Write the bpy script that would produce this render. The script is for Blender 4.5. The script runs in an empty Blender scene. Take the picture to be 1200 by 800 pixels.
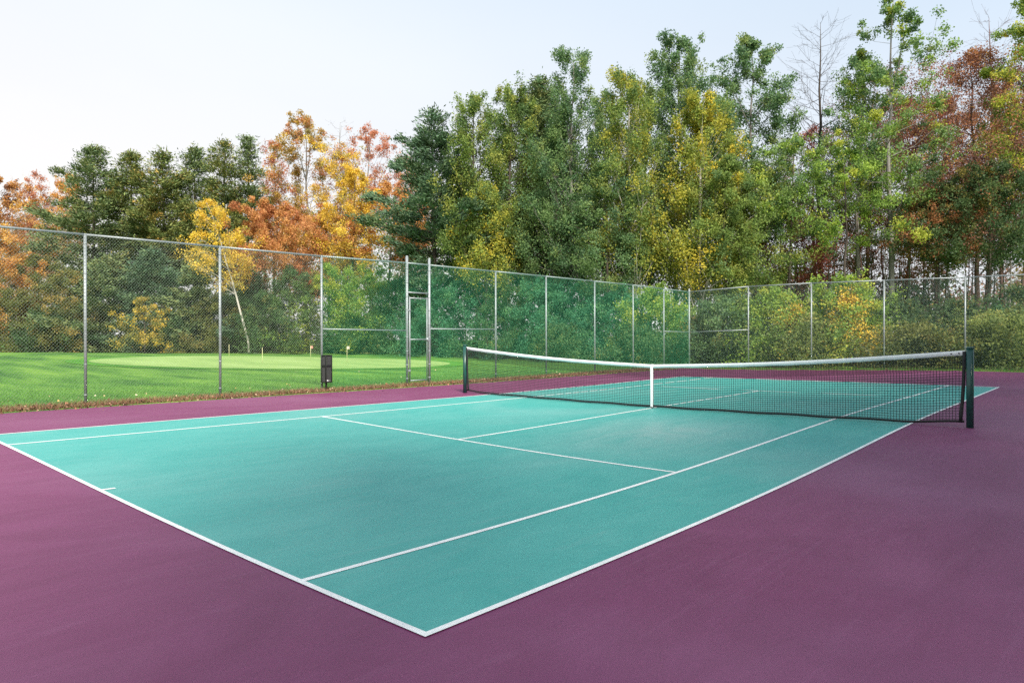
import bpy, math
import numpy as np

SC = bpy.context.scene
COL = SC.collection
rad = math.radians

# ------------------------------------------------------------------ ground shape
ZC = np.array([(x, y) for x in (0, 6, 12, 18, 24) for y in (0, 5.5, 11)], float)
ZW = np.array([-.0831, -.0433, .0245, -.1113, -.0568, .0099, .0626, -.0541, -.0145,
               -.0030, -.0340, -.0244, .0215, .0267, -.0088])


def sstep(a, b, x):
    t = np.clip((x - a) / (b - a), 0, 1)
    return t * t * (3 - 2 * t)


def court_z(x, y):
    """gentle drainage dips of the hard court"""
    x = np.asarray(x, float); y = np.asarray(y, float)
    x, y = np.broadcast_arrays(x, y)
    d = np.exp(-((x[..., None] - ZC[:, 0]) / 4.5) ** 2 / 2 - ((y[..., None] - ZC[:, 1]) / 4.5) ** 2 / 2) @ ZW
    return d + .22 * sstep(24.3, 32, x) * sstep(13.5, 1.0, y)


CX0, CX1, CY0, CY1 = -9.0, 31.3, -6.5, 14.75      # hard court rectangle


def land_z(x, y):
    x = np.asarray(x, float); y = np.asarray(y, float)
    x, y = np.broadcast_arrays(x, y)
    inside = (x > CX0 + .05) & (x < CX1 - .05) & (y > CY0 + .05) & (y < CY1 - .05)
    z = court_z(x, y)
    rise = .45 * sstep(24, 56, y) + .10 * np.sin(x * .11 + 1.2) * sstep(28, 48, y) * sstep(90, 60, y)
    und = .03 * np.sin(x * .31 + y * .17) * sstep(18, 30, y)
    return np.where(inside, z - .08, z + rise + und + .012)


# ------------------------------------------------------------------ camera
CAM = np.array([-2.596608839191794, -2.9988480442205834, 1.5490296037503888])
YAW, PITCH, ROLL, FPX = 0.730702543478473, -0.002610027651388383, -0.0014824257728735307, 805.6219725
fw = np.array([math.cos(PITCH) * math.cos(YAW), math.cos(PITCH) * math.sin(YAW), math.sin(PITCH)])
r0 = np.array([math.sin(YAW), -math.cos(YAW), 0.0])
u0 = np.cross(r0, fw)
rt = r0 * math.cos(ROLL) + u0 * math.sin(ROLL)
up = -r0 * math.sin(ROLL) + u0 * math.cos(ROLL)
from mathutils import Matrix
cd = bpy.data.cameras.new('camera')
co = bpy.data.objects.new('camera', cd)
COL.objects.link(co)
co.matrix_world = Matrix([[rt[0], up[0], -fw[0], CAM[0]], [rt[1], up[1], -fw[1], CAM[1]],
                          [rt[2], up[2], -fw[2], CAM[2]], [0, 0, 0, 1]])
cd.sensor_width = 36.0
cd.lens = 36.0 * FPX / 1200.0
cd.clip_start = .1
cd.clip_end = 6000
SC.camera = co


def at(u, d):
    """ground point at a bearing (photo column u) and a distance d along the view"""
    lat = (u - 600) / FPX * d
    f2 = np.array([math.cos(YAW), math.sin(YAW)])
    p = CAM[:2] + f2 * d + np.array([f2[1], -f2[0]]) * lat
    return p[0], p[1], float(land_z(p[0], p[1]))


def height(v, d):
    return CAM[2] + (397.9 - v) / FPX * d


# ------------------------------------------------------------------ materials
MATS = {}


def nodes_of(name):
    m = bpy.data.materials.new(name)
    m.use_nodes = True
    MATS[name] = m
    nt = m.node_tree
    return m, nt, nt.nodes['Principled BSDF']


def N(nt, typ, **kw):
    n = nt.nodes.new(typ)
    for k, v in kw.items():
        if k in n.inputs.keys():
            n.inputs[k].default_value = v
        else:
            setattr(n, k, v)
    return n


def ramp(nt, src, stops):
    r = nt.nodes.new('ShaderNodeValToRGB')
    els = r.color_ramp.elements
    while len(els) < len(stops):
        els.new(.5)
    for e, (p, c) in zip(els, stops):
        e.position = p
        e.color = (*c, 1) if len(c) == 3 else c
    nt.links.new(src, r.inputs[0])
    return r


def mixc(nt, fac, a, b, mode='MIX'):
    m = nt.nodes.new('ShaderNodeMix')
    m.data_type = 'RGBA'
    m.blend_type = mode
    for i, v in ((0, fac), (6, a), (7, b)):
        if hasattr(v, 'is_output'):
            nt.links.new(v, m.inputs[i])
        elif isinstance(v, (int, float)):
            m.inputs[i].default_value = v
        else:
            m.inputs[i].default_value = (*v, 1)
    return m.outputs[2]


def plain(name, col, rough=.5, metal=0.0, vary=.12, scale=8.0, spec=.5):
    m, nt, b = nodes_of(name)
    tc = N(nt, 'ShaderNodeTexCoord')
    no = N(nt, 'ShaderNodeTexNoise', Scale=scale, Detail=5.0, Roughness=.6)
    nt.links.new(tc.outputs['Object'], no.inputs['Vector'])
    lo = tuple(c * (1 - vary) for c in col); hi = tuple(min(1, c * (1 + vary)) for c in col)
    r = ramp(nt, no.outputs[0], [(.3, lo), (.7, hi)])
    nt.links.new(r.outputs[0], b.inputs['Base Color'])
    b.inputs['Roughness'].default_value = rough
    b.inputs['Metallic'].default_value = metal
    b.inputs['Specular IOR Level'].default_value = spec
    return m


def court_paint(name, col, alt, pale, rough=.62, worn=None):
    m, nt, b = nodes_of(name)
    g = N(nt, 'ShaderNodeNewGeometry')
    mp = N(nt, 'ShaderNodeMapping'); mp.inputs['Rotation'].default_value = (0, 0, rad(-24)); mp.inputs['Scale'].default_value = (.6, 1.3, 1)
    nt.links.new(g.outputs['Position'], mp.inputs[0])
    n1 = N(nt, 'ShaderNodeTexNoise', Scale=.9, Detail=9.0, Roughness=.72, Distortion=1.2)
    nt.links.new(mp.outputs[0], n1.inputs['Vector'])
    n2 = N(nt, 'ShaderNodeTexNoise', Scale=.23, Detail=4.0, Roughness=.55, Distortion=.4)
    nt.links.new(g.outputs['Position'], n2.inputs['Vector'])
    n3 = N(nt, 'ShaderNodeTexNoise', Scale=70.0, Detail=8.0, Roughness=.8)
    nt.links.new(g.outputs['Position'], n3.inputs['Vector'])
    r1 = ramp(nt, n1.outputs[0], [(.36, (0, 0, 0)), (.66, (1, 1, 1))])
    c1 = mixc(nt, r1.outputs[0], col, alt)
    r2 = ramp(nt, n2.outputs[0], [(.50, (0, 0, 0)), (.78, (.65, .65, .65))])
    c2 = mixc(nt, r2.outputs[0], c1, pale)
    # scuffs: thin stretched streaks
    mp3 = N(nt, 'ShaderNodeMapping'); mp3.inputs['Rotation'].default_value = (0, 0, rad(33)); mp3.inputs['Scale'].default_value = (.5, 6, 1)
    nt.links.new(g.outputs['Position'], mp3.inputs[0])
    n4 = N(nt, 'ShaderNodeTexNoise', Scale=1.0, Detail=8.0, Roughness=.7, Distortion=1.5)
    nt.links.new(mp3.outputs[0], n4.inputs['Vector'])
    r4 = ramp(nt, n4.outputs[0], [(.54, (0, 0, 0)), (.76, (.38, .38, .38))])
    c3 = mixc(nt, r4.outputs[0], c2, pale)
    if worn:        # feet have worn the service box pale
        sb = N(nt, 'ShaderNodeVectorMath', operation='SUBTRACT'); sb.inputs[1].default_value = (worn[0], worn[1], 0)
        nt.links.new(g.outputs['Position'], sb.inputs[0])
        mw = N(nt, 'ShaderNodeMapping'); mw.inputs['Scale'].default_value = (.30, .46, 0)
        nt.links.new(sb.outputs[0], mw.inputs[0])
        ln = N(nt, 'ShaderNodeVectorMath', operation='LENGTH'); nt.links.new(mw.outputs[0], ln.inputs[0])
        rw = ramp(nt, ln.outputs['Value'], [(.15, (1, 1, 1)), (1.0, (0, 0, 0))])
        mu = N(nt, 'ShaderNodeMath', operation='MULTIPLY'); nt.links.new(rw.outputs[0], mu.inputs[0])
        rn = ramp(nt, n1.outputs[0], [(.30, (.25, .25, .25)), (.70, (.85, .85, .85))])
        nt.links.new(rn.outputs[0], mu.inputs[1])
        c3 = mixc(nt, mu.outputs[0], c3, (.24, .37, .36))
    r3 = ramp(nt, n3.outputs[0], [(.3, (.91, .91, .91)), (.7, (1.08, 1.08, 1.08))])
    c4 = mixc(nt, 1.0, c3, r3.outputs[0], 'MULTIPLY')
    nt.links.new(c4, b.inputs['Base Color'])
    b.inputs['Roughness'].default_value = rough
    b.inputs['Specular IOR Level'].default_value = .4
    bp = N(nt, 'ShaderNodeBump', Strength=.25, Distance=.004)
    nt.links.new(n3.outputs[0], bp.inputs['Height'])
    nt.links.new(bp.outputs[0], b.inputs['Normal'])
    return m


def turf(name, a, b_, c, stripe=.0):
    m, nt, b = nodes_of(name)
    g = N(nt, 'ShaderNodeNewGeometry')
    n1 = N(nt, 'ShaderNodeTexNoise', Scale=.35, Detail=7.0, Roughness=.65)
    mp = N(nt, 'ShaderNodeMapping'); mp.inputs['Rotation'].default_value = (0, 0, rad(-42)); mp.inputs['Scale'].default_value = (1.6, .35, 1)
    nt.links.new(g.outputs['Position'], mp.inputs[0])
    nt.links.new(mp.outputs[0], n1.inputs['Vector'])
    n2 = N(nt, 'ShaderNodeTexNoise', Scale=30.0, Detail=5.0, Roughness=.75)
    nt.links.new(g.outputs['Position'], n2.inputs['Vector'])
    r1 = ramp(nt, n1.outputs[0], [(.38, a), (.5, b_), (.64, c)])
    r2 = ramp(nt, n2.outputs[0], [(.28, (.6, .6, .6)), (.72, (1.3, 1.3, 1.3))])
    cc = mixc(nt, 1.0, r1.outputs[0], r2.outputs[0], 'MULTIPLY')
    nt.links.new(cc, b.inputs['Base Color'])
    b.inputs['Roughness'].default_value = .9
    b.inputs['Specular IOR Level'].default_value = .15
    bp = N(nt, 'ShaderNodeBump', Strength=.6, Distance=.03)
    nt.links.new(n2.outputs[0], bp.inputs['Height'])
    nt.links.new(bp.outputs[0], b.inputs['Normal'])
    return m


def leaf_mat(name, trans=.42):
    m, nt, b = nodes_of(name)
    at_ = N(nt, 'ShaderNodeAttribute', attribute_name='leaf_colour')
    b.inputs['Roughness'].default_value = .6
    b.inputs['Specular IOR Level'].default_value = .25
    tr = N(nt, 'ShaderNodeBsdfTranslucent')
    mx = N(nt, 'ShaderNodeMixShader'); mx.inputs[0].default_value = trans
    nt.links.new(at_.outputs['Color'], b.inputs['Base Color'])
    nt.links.new(at_.outputs['Color'], tr.inputs['Color'])
    nt.links.new(b.outputs[0], mx.inputs[1]); nt.links.new(tr.outputs[0], mx.inputs[2])
    nt.links.new(mx.outputs[0], nt.nodes['Material Output'].inputs['Surface'])
    return m


def bark(name, a, c, scale=6.0):
    m, nt, b = nodes_of(name)
    tc = N(nt, 'ShaderNodeTexCoord')
    mp = N(nt, 'ShaderNodeMapping'); mp.inputs['Scale'].default_value = (4, 4, .6)
    nt.links.new(tc.outputs['Object'], mp.inputs[0])
    no = N(nt, 'ShaderNodeTexNoise', Scale=scale, Detail=6.0, Roughness=.7)
    nt.links.new(mp.outputs[0], no.inputs['Vector'])
    r = ramp(nt, no.outputs[0], [(.35, a), (.65, c)])
    nt.links.new(r.outputs[0], b.inputs['Base Color'])
    b.inputs['Roughness'].default_value = .9
    b.inputs['Specular IOR Level'].default_value = .2
    return m


court_paint('teal_paint', (.048, .318, .290), (.080, .362, .330), (.20, .385, .37), .5, (8.4, 3.4))
court_paint('purple_paint', (.152, .028, .090), (.184, .039, .115), (.240, .085, .175), .55)
plain('line_paint', (.80, .80, .79), .65, 0, .10, 5)
turf('lawn_turf', (.040, .122, .024), (.090, .215, .034), (.170, .315, .050))  # streaky dark and light tones also paint in shade bands and sunlit grass
turf('green_turf', (.22, .35, .105), (.26, .39, .12), (.30, .43, .15))
turf('fringe_turf', (.05, .18, .022), (.08, .24, .028), (.11, .28, .035))
leaf_mat('foliage', .45)
leaf_mat('needles', .18)
leaf_mat('fallen_leaves', .1)
bark('dark_bark', (.035, .028, .024), (.095, .078, .066))
bark('grey_bark', (.12, .11, .105), (.26, .245, .23))
bark('birch_bark', (.34, .31, .28), (.55, .52, .48))
bark('red_bark', (.09, .05, .045), (.17, .10, .09))
plain('galvanised_steel', (.30, .33, .35), .5, .4, .15, 9)
plain('green_wire', (.05, .30, .165), .5, .1, .1, 2)
plain('grey_wire', (.22, .28, .23), .5, .1, .1, 2)
plain('steel_wire', (.14, .24, .22), .45, .2, .1, 2)
plain('post_green', (.010, .060, .052), .35, 0, .2, 6)
plain('net_black', (.012, .013, .014), .7, 0, .2, 20)
plain('headband_white', (.86, .88, .90), .75, 0, .05, 12)
plain('black_metal', (.012, .012, .013), .45, .2, .2, 10)
plain('bin_screen', (.055, .058, .06), .6, .2, .2, 30)
plain('litter_white', (.7, .7, .72), .7)
plain('flag_stick', (.78, .74, .42), .5, 0, .05)
plain('flag_cloth', (.50, .24, .20), .8, 0, .1)
plain('flag_white', (.58, .47, .40), .8, 0, .1)


# ------------------------------------------------------------------ mesh building
class MB:
    def __init__(self):
        self.v = []; self.f4 = []; self.f3 = []; self.n = 0

    def add(self, verts, quads=None, tris=None):
        verts = np.asarray(verts, float).reshape(-1, 3)
        if quads is not None and len(quads):
            self.f4.append(np.asarray(quads, int).reshape(-1, 4) + self.n)
        if tris is not None and len(tris):
            self.f3.append(np.asarray(tris, int).reshape(-1, 3) + self.n)
        self.v.append(verts); self.n += len(verts)

    def box(self, x0, x1, y0, y1, z0, z1):
        p = [(x, y, z) for z in (z0, z1) for y in (y0, y1) for x in (x0, x1)]
        self.add(p, [(0, 2, 3, 1), (4, 5, 7, 6), (0, 1, 5, 4), (2, 6, 7, 3), (0, 4, 6, 2), (1, 3, 7, 5)])

    def tube(self, pts, radii, sides=6, cap=True):
        pts = np.asarray(pts, float)
        k = len(pts)
        radii = np.broadcast_to(np.asarray(radii, float), (k,))
        t = np.gradient(pts, axis=0)
        t /= np.linalg.norm(t, axis=1)[:, None] + 1e-12
        ref = np.array([0, 0, 1.0]) if abs(t[0][2]) < .8 else np.array([1.0, 0, 0])
        a = np.cross(t, ref); a /= np.linalg.norm(a, axis=1)[:, None] + 1e-12
        b = np.cross(t, a)
        th = np.arange(sides) * 2 * math.pi / sides
        ring = pts[:, None] + radii[:, None, None] * (np.cos(th)[None, :, None] * a[:, None] + np.sin(th)[None, :, None] * b[:, None])
        i = np.arange(k - 1)[:, None] * sides; j = np.arange(sides)[None]; j2 = (j + 1) % sides
        q = np.stack([i + j, i + j2, i + sides + j2, i + sides + j], -1).reshape(-1, 4)
        v = ring.reshape(-1, 3)
        tr = []
        if cap:
            v = np.vstack([v, pts[:1], pts[-1:]])
            c0, c1 = len(v) - 2, len(v) - 1
            e = (k - 1) * sides
            tr = [(c0, (x + 1) % sides, x) for x in range(sides)] + [(c1, e + x, e + (x + 1) % sides) for x in range(sides)]
        self.add(v, q, tr)

    def wires(self, P, Q, r):
        """many straight square wires at once: P, Q (n,3)"""
        P = np.asarray(P, float); Q = np.asarray(Q, float)
        n = len(P)
        if not n:
            return
        t = Q - P; t /= np.linalg.norm(t, axis=1)[:, None] + 1e-12
        ref = np.where(np.abs(t[:, 2:3]) > .9, np.array([[1.0, 0, 0]]), np.array([[0, 0, 1.0]]))
        a = np.cross(t, ref); a /= np.linalg.norm(a, axis=1)[:, None] + 1e-12
        b = np.cross(t, a)
        offs = [a, b, -a, -b]
        v = np.stack([P + o * r for o in offs] + [Q + o * r for o in offs], 1).reshape(-1, 3)
        base = np.arange(n)[:, None, None] * 8
        q = np.array([(0, 1, 5, 4), (1, 2, 6, 5), (2, 3, 7, 6), (3, 0, 4, 7)])[None] + base
        self.add(v, q.reshape(-1, 4))

    def sphere(self, c, r, seg=10, rings=6, sz=1.0):
        c = np.asarray(c, float)
        ph = np.linspace(0, math.pi, rings + 1)
        th = np.arange(seg) * 2 * math.pi / seg
        v = np.stack([np.sin(ph)[:, None] * np.cos(th), np.sin(ph)[:, None] * np.sin(th), np.cos(ph)[:, None] * sz * np.ones(seg)], -1).reshape(-1, 3) * r + c
        q = [(i * seg + j, (i + 1) * seg + j, (i + 1) * seg + (j + 1) % seg, i * seg + (j + 1) % seg) for i in range(rings) for j in range(seg)]
        self.add(v, q)

    def build(self, name, mat, parent=None, smooth=False, bevel=0, colours=None):
        V = np.vstack(self.v)
        f4 = np.vstack(self.f4) if self.f4 else np.zeros((0, 4), int)
        f3 = np.vstack(self.f3) if self.f3 else np.zeros((0, 3), int)
        if parent is not None:
            V = V - np.array(parent['_o'])
        me = bpy.data.meshes.new(name)
        me.vertices.add(len(V)); me.vertices.foreach_set('co', V.astype(np.float32).ravel())
        nl = f4.size + f3.size
        me.loops.add(nl)
        me.loops.foreach_set('vertex_index', np.concatenate([f4.ravel(), f3.ravel()]).astype(np.int32))
        np_ = len(f4) + len(f3)
        me.polygons.add(np_)
        st = np.concatenate([np.arange(len(f4)) * 4, f4.size + np.arange(len(f3)) * 3]).astype(np.int32)
        me.polygons.foreach_set('loop_start', st)
        if smooth:
            me.polygons.foreach_set('use_smooth', np.ones(np_, bool))
        me.update(calc_edges=True)
        if colours is not None:
            a = me.attributes.new('leaf_colour', 'FLOAT_COLOR', 'FACE')
            cc = np.ones((np_, 4), np.float32); cc[:, :3] = colours
            a.data.foreach_set('color', cc.ravel())
        me.materials.append(MATS[mat])
        o = bpy.data.objects.new(name, me)
        COL.objects.link(o)
        if parent is not None:
            o.parent = parent
            o['_o'] = list(parent['_o'])
        if bevel:
            bv = o.modifiers.new('bevel', 'BEVEL'); bv.width = bevel; bv.segments = 2; bv.limit_method = 'ANGLE'
        return o


def tag(o, label, cat, group=None):
    o['label'] = label; o['category'] = cat
    if group:
        o['group'] = group
    return o


def thing(name, label, cat, loc, group=None):
    o = bpy.data.objects.new(name, None)
    COL.objects.link(o)
    o.location = loc
    o['_o'] = [float(c) for c in loc]
    return tag(o, label, cat, group)


def setting(o, kind='structure'):
    o['kind'] = kind
    return o


def sheet(mb, x0, x1, y0, y1, zfun, step, dz):
    xs = np.linspace(x0, x1, max(2, int(math.ceil((x1 - x0) / step)) + 1))
    ys = np.linspace(y0, y1, max(2, int(math.ceil((y1 - y0) / step)) + 1))
    grid(mb, xs, ys, zfun, dz)


def grid(mb, xs, ys, zfun, dz=0.0):
    X, Y = np.meshgrid(xs, ys, indexing='ij')
    Z = zfun(X, Y) + dz
    i, j = np.meshgrid(np.arange(len(xs) - 1), np.arange(len(ys) - 1), indexing='ij')
    m = len(ys)
    q = np.stack([i * m + j, (i + 1) * m + j, (i + 1) * m + j + 1, i * m + j + 1], -1).reshape(-1, 4)
    mb.add(np.stack([X, Y, Z], -1), q)


# ------------------------------------------------------------------ setting
mb = MB()
xs = np.unique(np.concatenate([np.array([-2500, -900, -400, -200, -120, -80, -60, -45, -35, -28, -22, -18.]), np.arange(-15, 90, 1.0),
                               [CX0 + .04, CX0 + .06, CX0 - .02, CX1 - .06, CX1 - .04, CX1 + .02], np.array([95, 105, 120, 140, 180, 240, 400, 900, 2500])]))
ys = np.unique(np.concatenate([np.array([-2500, -900, -400, -200, -120, -80, -60, -45, -35, -28, -22, -18.]), np.arange(-15, 90, 1.0),
                               [CY0 + .04, CY0 + .06, CY0 - .02, CY1 - .06, CY1 - .04, CY1 + .02], np.array([95, 105, 120, 140, 180, 240, 400, 900, 2500])]))
grid(mb, xs, ys, land_z)
setting(mb.build('lawn', 'lawn_turf', smooth=True))

mb = MB()
sheet(mb, CX0, CX1, CY0, CY1, court_z, .5, 0)
setting(mb.build('court_surround', 'purple_paint', smooth=True))
mb = MB()
sheet(mb, .02, 23.75, .02, 10.95, court_z, .25, .004)
setting(mb.build('playing_court', 'teal_paint', smooth=True))


def line(name, x0, x1, y0, y1):
    m = MB()
    sheet(m, x0, x1, y0, y1, court_z, .25, .008)
    setting(m.build(name, 'line_paint', smooth=True))


SW = .055
line('baseline', 0, .050, .05, 10.92)
line('baseline', 23.68, 23.77, .05, 10.92)
line('doubles_sideline', 0, 23.77, 0, .05)
line('doubles_sideline', 0, 23.77, 10.92, 10.97)
for yc in (1.37, 9.60):
    line('singles_sideline', .050, 23.68, yc - SW / 2, yc + SW / 2)
for xc in (5.485, 18.285):
    line('service_line', xc - SW / 2, xc + SW / 2, 1.37 + SW / 2, 9.60 - SW / 2)
line('center_service_line', 5.485 + SW / 2, 18.285 - SW / 2, 5.485 - SW / 2, 5.485 + SW / 2)
line('center_mark', .050, .18, 5.485 - SW / 2, 5.485 + SW / 2)
line('center_mark', 23.47, 23.68, 5.485 - SW / 2, 5.485 + SW / 2)

# practice green of the golf course beyond the fence
gcx, gcy, _ = at(325, 43.5)


def blob(name, mat, ra, rb, dz, wob):
    m = MB()
    th = np.linspace(0, 2 * math.pi, 97)[:-1]
    rr = np.linspace(0, 1, 14)
    w = 1 + wob * np.sin(2 * th + .6) + wob * .7 * np.sin(3 * th + 2.1)
    f2 = np.array([math.cos(YAW - .28), math.sin(YAW - .28)]); s2 = np.array([f2[1], -f2[0]])
    P = []
    for r in rr:
        la = ra * r * w * np.cos(th); de = rb * r * w * np.sin(th)
        x = gcx + f2[0] * de + s2[0] * la; y = gcy + f2[1] * de + s2[1] * la
        P.append(np.stack([x, y, land_z(x, y) + dz], -1))
    P = np.array(P); k = len(th)
    q = [(i * k + j, (i + 1) * k + j, (i + 1) * k + (j + 1) % k, i * k + (j + 1) % k) for i in range(len(rr) - 1) for j in range(k)]
    m.add(P, q)
    setting(m.build(name, mat, smooth=True))


blob('green_fringe', 'fringe_turf', 11.6, 9.6, .020, .05)
blob('putting_green', 'green_turf', 10.6, 8.4, .030, .05)

# ------------------------------------------------------------------ tennis net
NX = 11.885
PY = (-.914, 11.884)
YC = 5.485
rng = np.random.default_rng(4)


def net_top(y):
    y = np.asarray(y, float)
    t = np.where(y < YC, (YC - y) / (YC - PY[0]), (y - YC) / (PY[1] - YC))
    zb = court_z(NX, YC) + 1.045
    ze = np.where(y < YC, court_z(NX, PY[0]) + 1.375, court_z(NX, PY[1]) + 1.39)
    return zb + (ze - zb) * t - .06 * np.sin(math.pi * t)


def net_bot(y):
    y = np.asarray(y, float)
    return court_z(NX, y) + .035 + .012 * np.sin(y * 2.1) ** 2 + .05 * sstep(.2, -.8, y) + .05 * sstep(11.2, 11.8, y)


net = thing('tennis_net', 'black mesh tennis net with white headband sagging across the teal court', 'tennis net', (NX, YC, float(court_z(NX, YC))))
y0n, y1n = PY[0] + .064, PY[1] - .064


def edge_y(y, t):
    """the ends lean away from the posts towards the bottom (t=0 top, 1 bottom)"""
    return y


m = MB()
yv = np.arange(y0n + .05, y1n - .04, .050)
P = np.stack([np.full_like(yv, NX), yv, net_bot(yv)], -1); Q = np.stack([np.full_like(yv, NX), yv, net_top(yv) - .07], -1)
m.wires(P, Q, .0043)
rows = 25
yl = np.linspace(y0n + .03, y1n - .03, 60)
for k in range(1, rows):
    t = k / rows
    z = net_bot(yl) * (1 - t) + (net_top(yl) - .06) * t
    p = np.stack([np.full_like(yl, NX), yl, z], -1)
    m.wires(p[:-1], p[1:], .0043)
    if k >= rows - 5:
        p2 = p - np.array([0, 0, .022]); p2[:, 0] += .01
        m.wires(p2[:-1], p2[1:], .003)
yv2 = yv + .025
P = np.stack([np.full_like(yv2, NX + .01), yv2, net_top(yv2) - .33], -1); Q = np.stack([np.full_like(yv2, NX + .01), yv2, net_top(yv2) - .07], -1)
m.wires(P, Q, .0043)
m.build('netting', 'net_black', net)


def band(name, mat, top, bot, th, ya, yb, n=90, parent=net):
    m = MB()
    y = np.linspace(ya, yb, n)
    a, b = top(y), bot(y)
    rings = np.stack([np.stack([np.full(n, NX - th), y, b], -1), np.stack([np.full(n, NX - th), y, a - .006], -1),
                      np.stack([np.full(n, NX - th * .4), y, a], -1), np.stack([np.full(n, NX + th * .4), y, a], -1),
                      np.stack([np.full(n, NX + th), y, a - .006], -1), np.stack([np.full(n, NX + th), y, b], -1)], 1)
    q = [(i * 6 + j, i * 6 + (j + 1) % 6, (i + 1) * 6 + (j + 1) % 6, (i + 1) * 6 + j) for i in range(n - 1) for j in range(6)]
    m.add(rings, q)
    m.add(rings[0], [(0, 1, 4, 5), (1, 2, 3, 4)]); m.add(rings[-1], [(0, 5, 4, 1), (1, 4, 3, 2)])
    return m.build(name, mat, parent)


hb = band('headband', 'headband_white', net_top, lambda y: net_top(y) - .084 - .005 * np.sin(y * 9) * np.sin(y * 3.3), .006, y0n + .015, y1n - .01)
for yy in (y0n + .10, y0n + .22, y1n - .12):
    m = MB()
    m.tube([(NX - .016, yy, float(net_top(yy)) - .044), (NX + .016, yy, float(net_top(yy)) - .044)], .013, 10)
    m.build('rivet', 'black_metal', hb)
band('bottom_tape', 'net_black', lambda y: net_bot(y) + .030, lambda y: net_bot(y) - .012, .008, y0n + .02, y1n - .02)
for yy, s in ((y0n, 1), (y1n, -1)):
    m = MB()
    zt, zb = float(net_top(yy)) - .02, float(net_bot(yy)) - .015
    k = 9
    for i in range(k):
        t0, t1 = i / k, (i + 1) / k
        f = lambda t: s * (.022 + .06 * t * t)
        za, zb_ = zt + (zb - zt) * t0, zt + (zb - zt) * t1
        ya, yb = yy + f(t0), yy + f(t1)
        w = .055
        v = [(NX - .012, ya - w / 2, za), (NX + .012, ya - w / 2, za), (NX + .012, ya + w / 2, za), (NX - .012, ya + w / 2, za),
             (NX - .012, yb - w / 2, zb_), (NX + .012, yb - w / 2, zb_), (NX + .012, yb + w / 2, zb_), (NX - .012, yb + w / 2, zb_)]
        m.add(v, [(0, 1, 5, 4), (1, 2, 6, 5), (2, 3, 7, 6), (3, 0, 4, 7)] + ([(0, 3, 2, 1)] if i == 0 else []) + ([(4, 5, 6, 7)] if i == k - 1 else []))
    m.build('side_tape', 'net_black', net)
m = MB()
zc0 = float(court_z(NX, YC))
m.box(NX - .020, NX - .014, YC - .034, YC + .034, zc0 + .02, zc0 + 1.05)
m.box(NX + .014, NX + .020, YC - .034, YC + .034, zc0 + .02, zc0 + 1.05)
m.box(NX - .020, NX + .020, YC - .034, YC + .034, zc0 + 1.047, zc0 + 1.052)
cs = m.build('center_strap', 'headband_white', net, bevel=.002)
m = MB()
m.box(NX - .03, NX + .03, YC - .03, YC + .03, zc0 + .006, zc0 + .035)
m.build('anchor_buckle', 'black_metal', cs, bevel=.004)

for yy, lab, hh, s in ((PY[0], 'dark green round net post at the right end of the net on purple ground', 1.42, -1),
                       (PY[1], 'dark green net post at the far end of the net near the gate', 1.44, 1)):
    zb = float(court_z(NX, yy))
    t = thing('net_post', lab, 'net post', (NX, yy, zb), 'net posts')
    m = MB()
    m.tube([(NX, yy, zb - .03), (NX, yy, zb + hh - .02)], .058, 24)
    m.build('pole', 'post_green', t, smooth=False)
    m = MB()
    m.tube([(NX, yy, zb + hh - .02), (NX, yy, zb + hh), (NX, yy, zb + hh + .015)], [.064, .064, .045], 24)
    m.build('cap', 'post_green', t)
# ------------------------------------------------------------------ chain link fences
FY, FX = 15.2, 32.5
PITCH_W, PITCH_H = .070, .080


def rail_z(run, s):
    if run == 'x':
        return float(np.interp(s, [-4, 2.7, 9, 12.4, 19.9, 26.7, 32.5], [3.97, 4.02, 4.08, 4.15, 4.20, 4.23, 4.19]))
    return float(np.interp(s, [-4.2, 2.2, 5.4, 8.6, 11.8, 15.2], [4.17, 4.20, 4.26, 4.31, 4.31, 4.19]))


def P3(run, s, off, z):
    return (s, FY + off, z) if run == 'x' else (FX + off, s, z)


def gz(run, s):
    return float(land_z(s, FY)) if run == 'x' else float(land_z(FX, s))


def mesh_panel(run, s0, s1, zb0, zb1, zt0, zt1, off, mat, parent, name='chain_link_mesh', r=.00155, spikes=.035):
    """diagonal wires clipped to the panel, ends twisted above the rail"""
    zlo = min(zb0, zb1); zhi = max(zt0, zt1) + spikes
    W = s1 - s0; H = zhi - zlo
    mlt = PITCH_H / PITCH_W
    m = MB(); A = []; B = []
    k0 = int(-H / mlt / PITCH_W) - 1; k1 = int(W / PITCH_W) + 1
    ph = (s0 / PITCH_W) % 1.0
    for k in range(k0, k1 + 1):
        st = (k - ph) * PITCH_W
        for sg in (1, -1):
            # s = st + h/mlt (sg=1) ; s = W - (st + h/mlt)... mirror
            ha = max(0, -st * mlt); hb = min(H, (W - st) * mlt)
            if hb - ha < .02:
                continue
            for (h, lst) in ((ha, A), (hb, B)):
                s = st + h / mlt
                if sg < 0:
                    s = W - s
                zz = zlo + h
                f = s / W
                zt = zt0 + (zt1 - zt0) * f + spikes; zb = zb0 + (zb1 - zb0) * f
                lst.append(P3(run, s0 + s, off + sg * .0025, min(max(zz, zb), zt)))
    m.wires(A, B, r)
    return m.build(name, mat, parent)


def rails(parent, run, s0, s1, z0, z1, r, name, off=0.0, n=2):
    m = MB()
    m.tube([P3(run, s0 + (s1 - s0) * i / (n - 1), off, z0 + (z1 - z0) * i / (n - 1)) for i in range(n)], r, 10)
    return m.build(name, 'galvanised_steel', parent, smooth=True)


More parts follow.
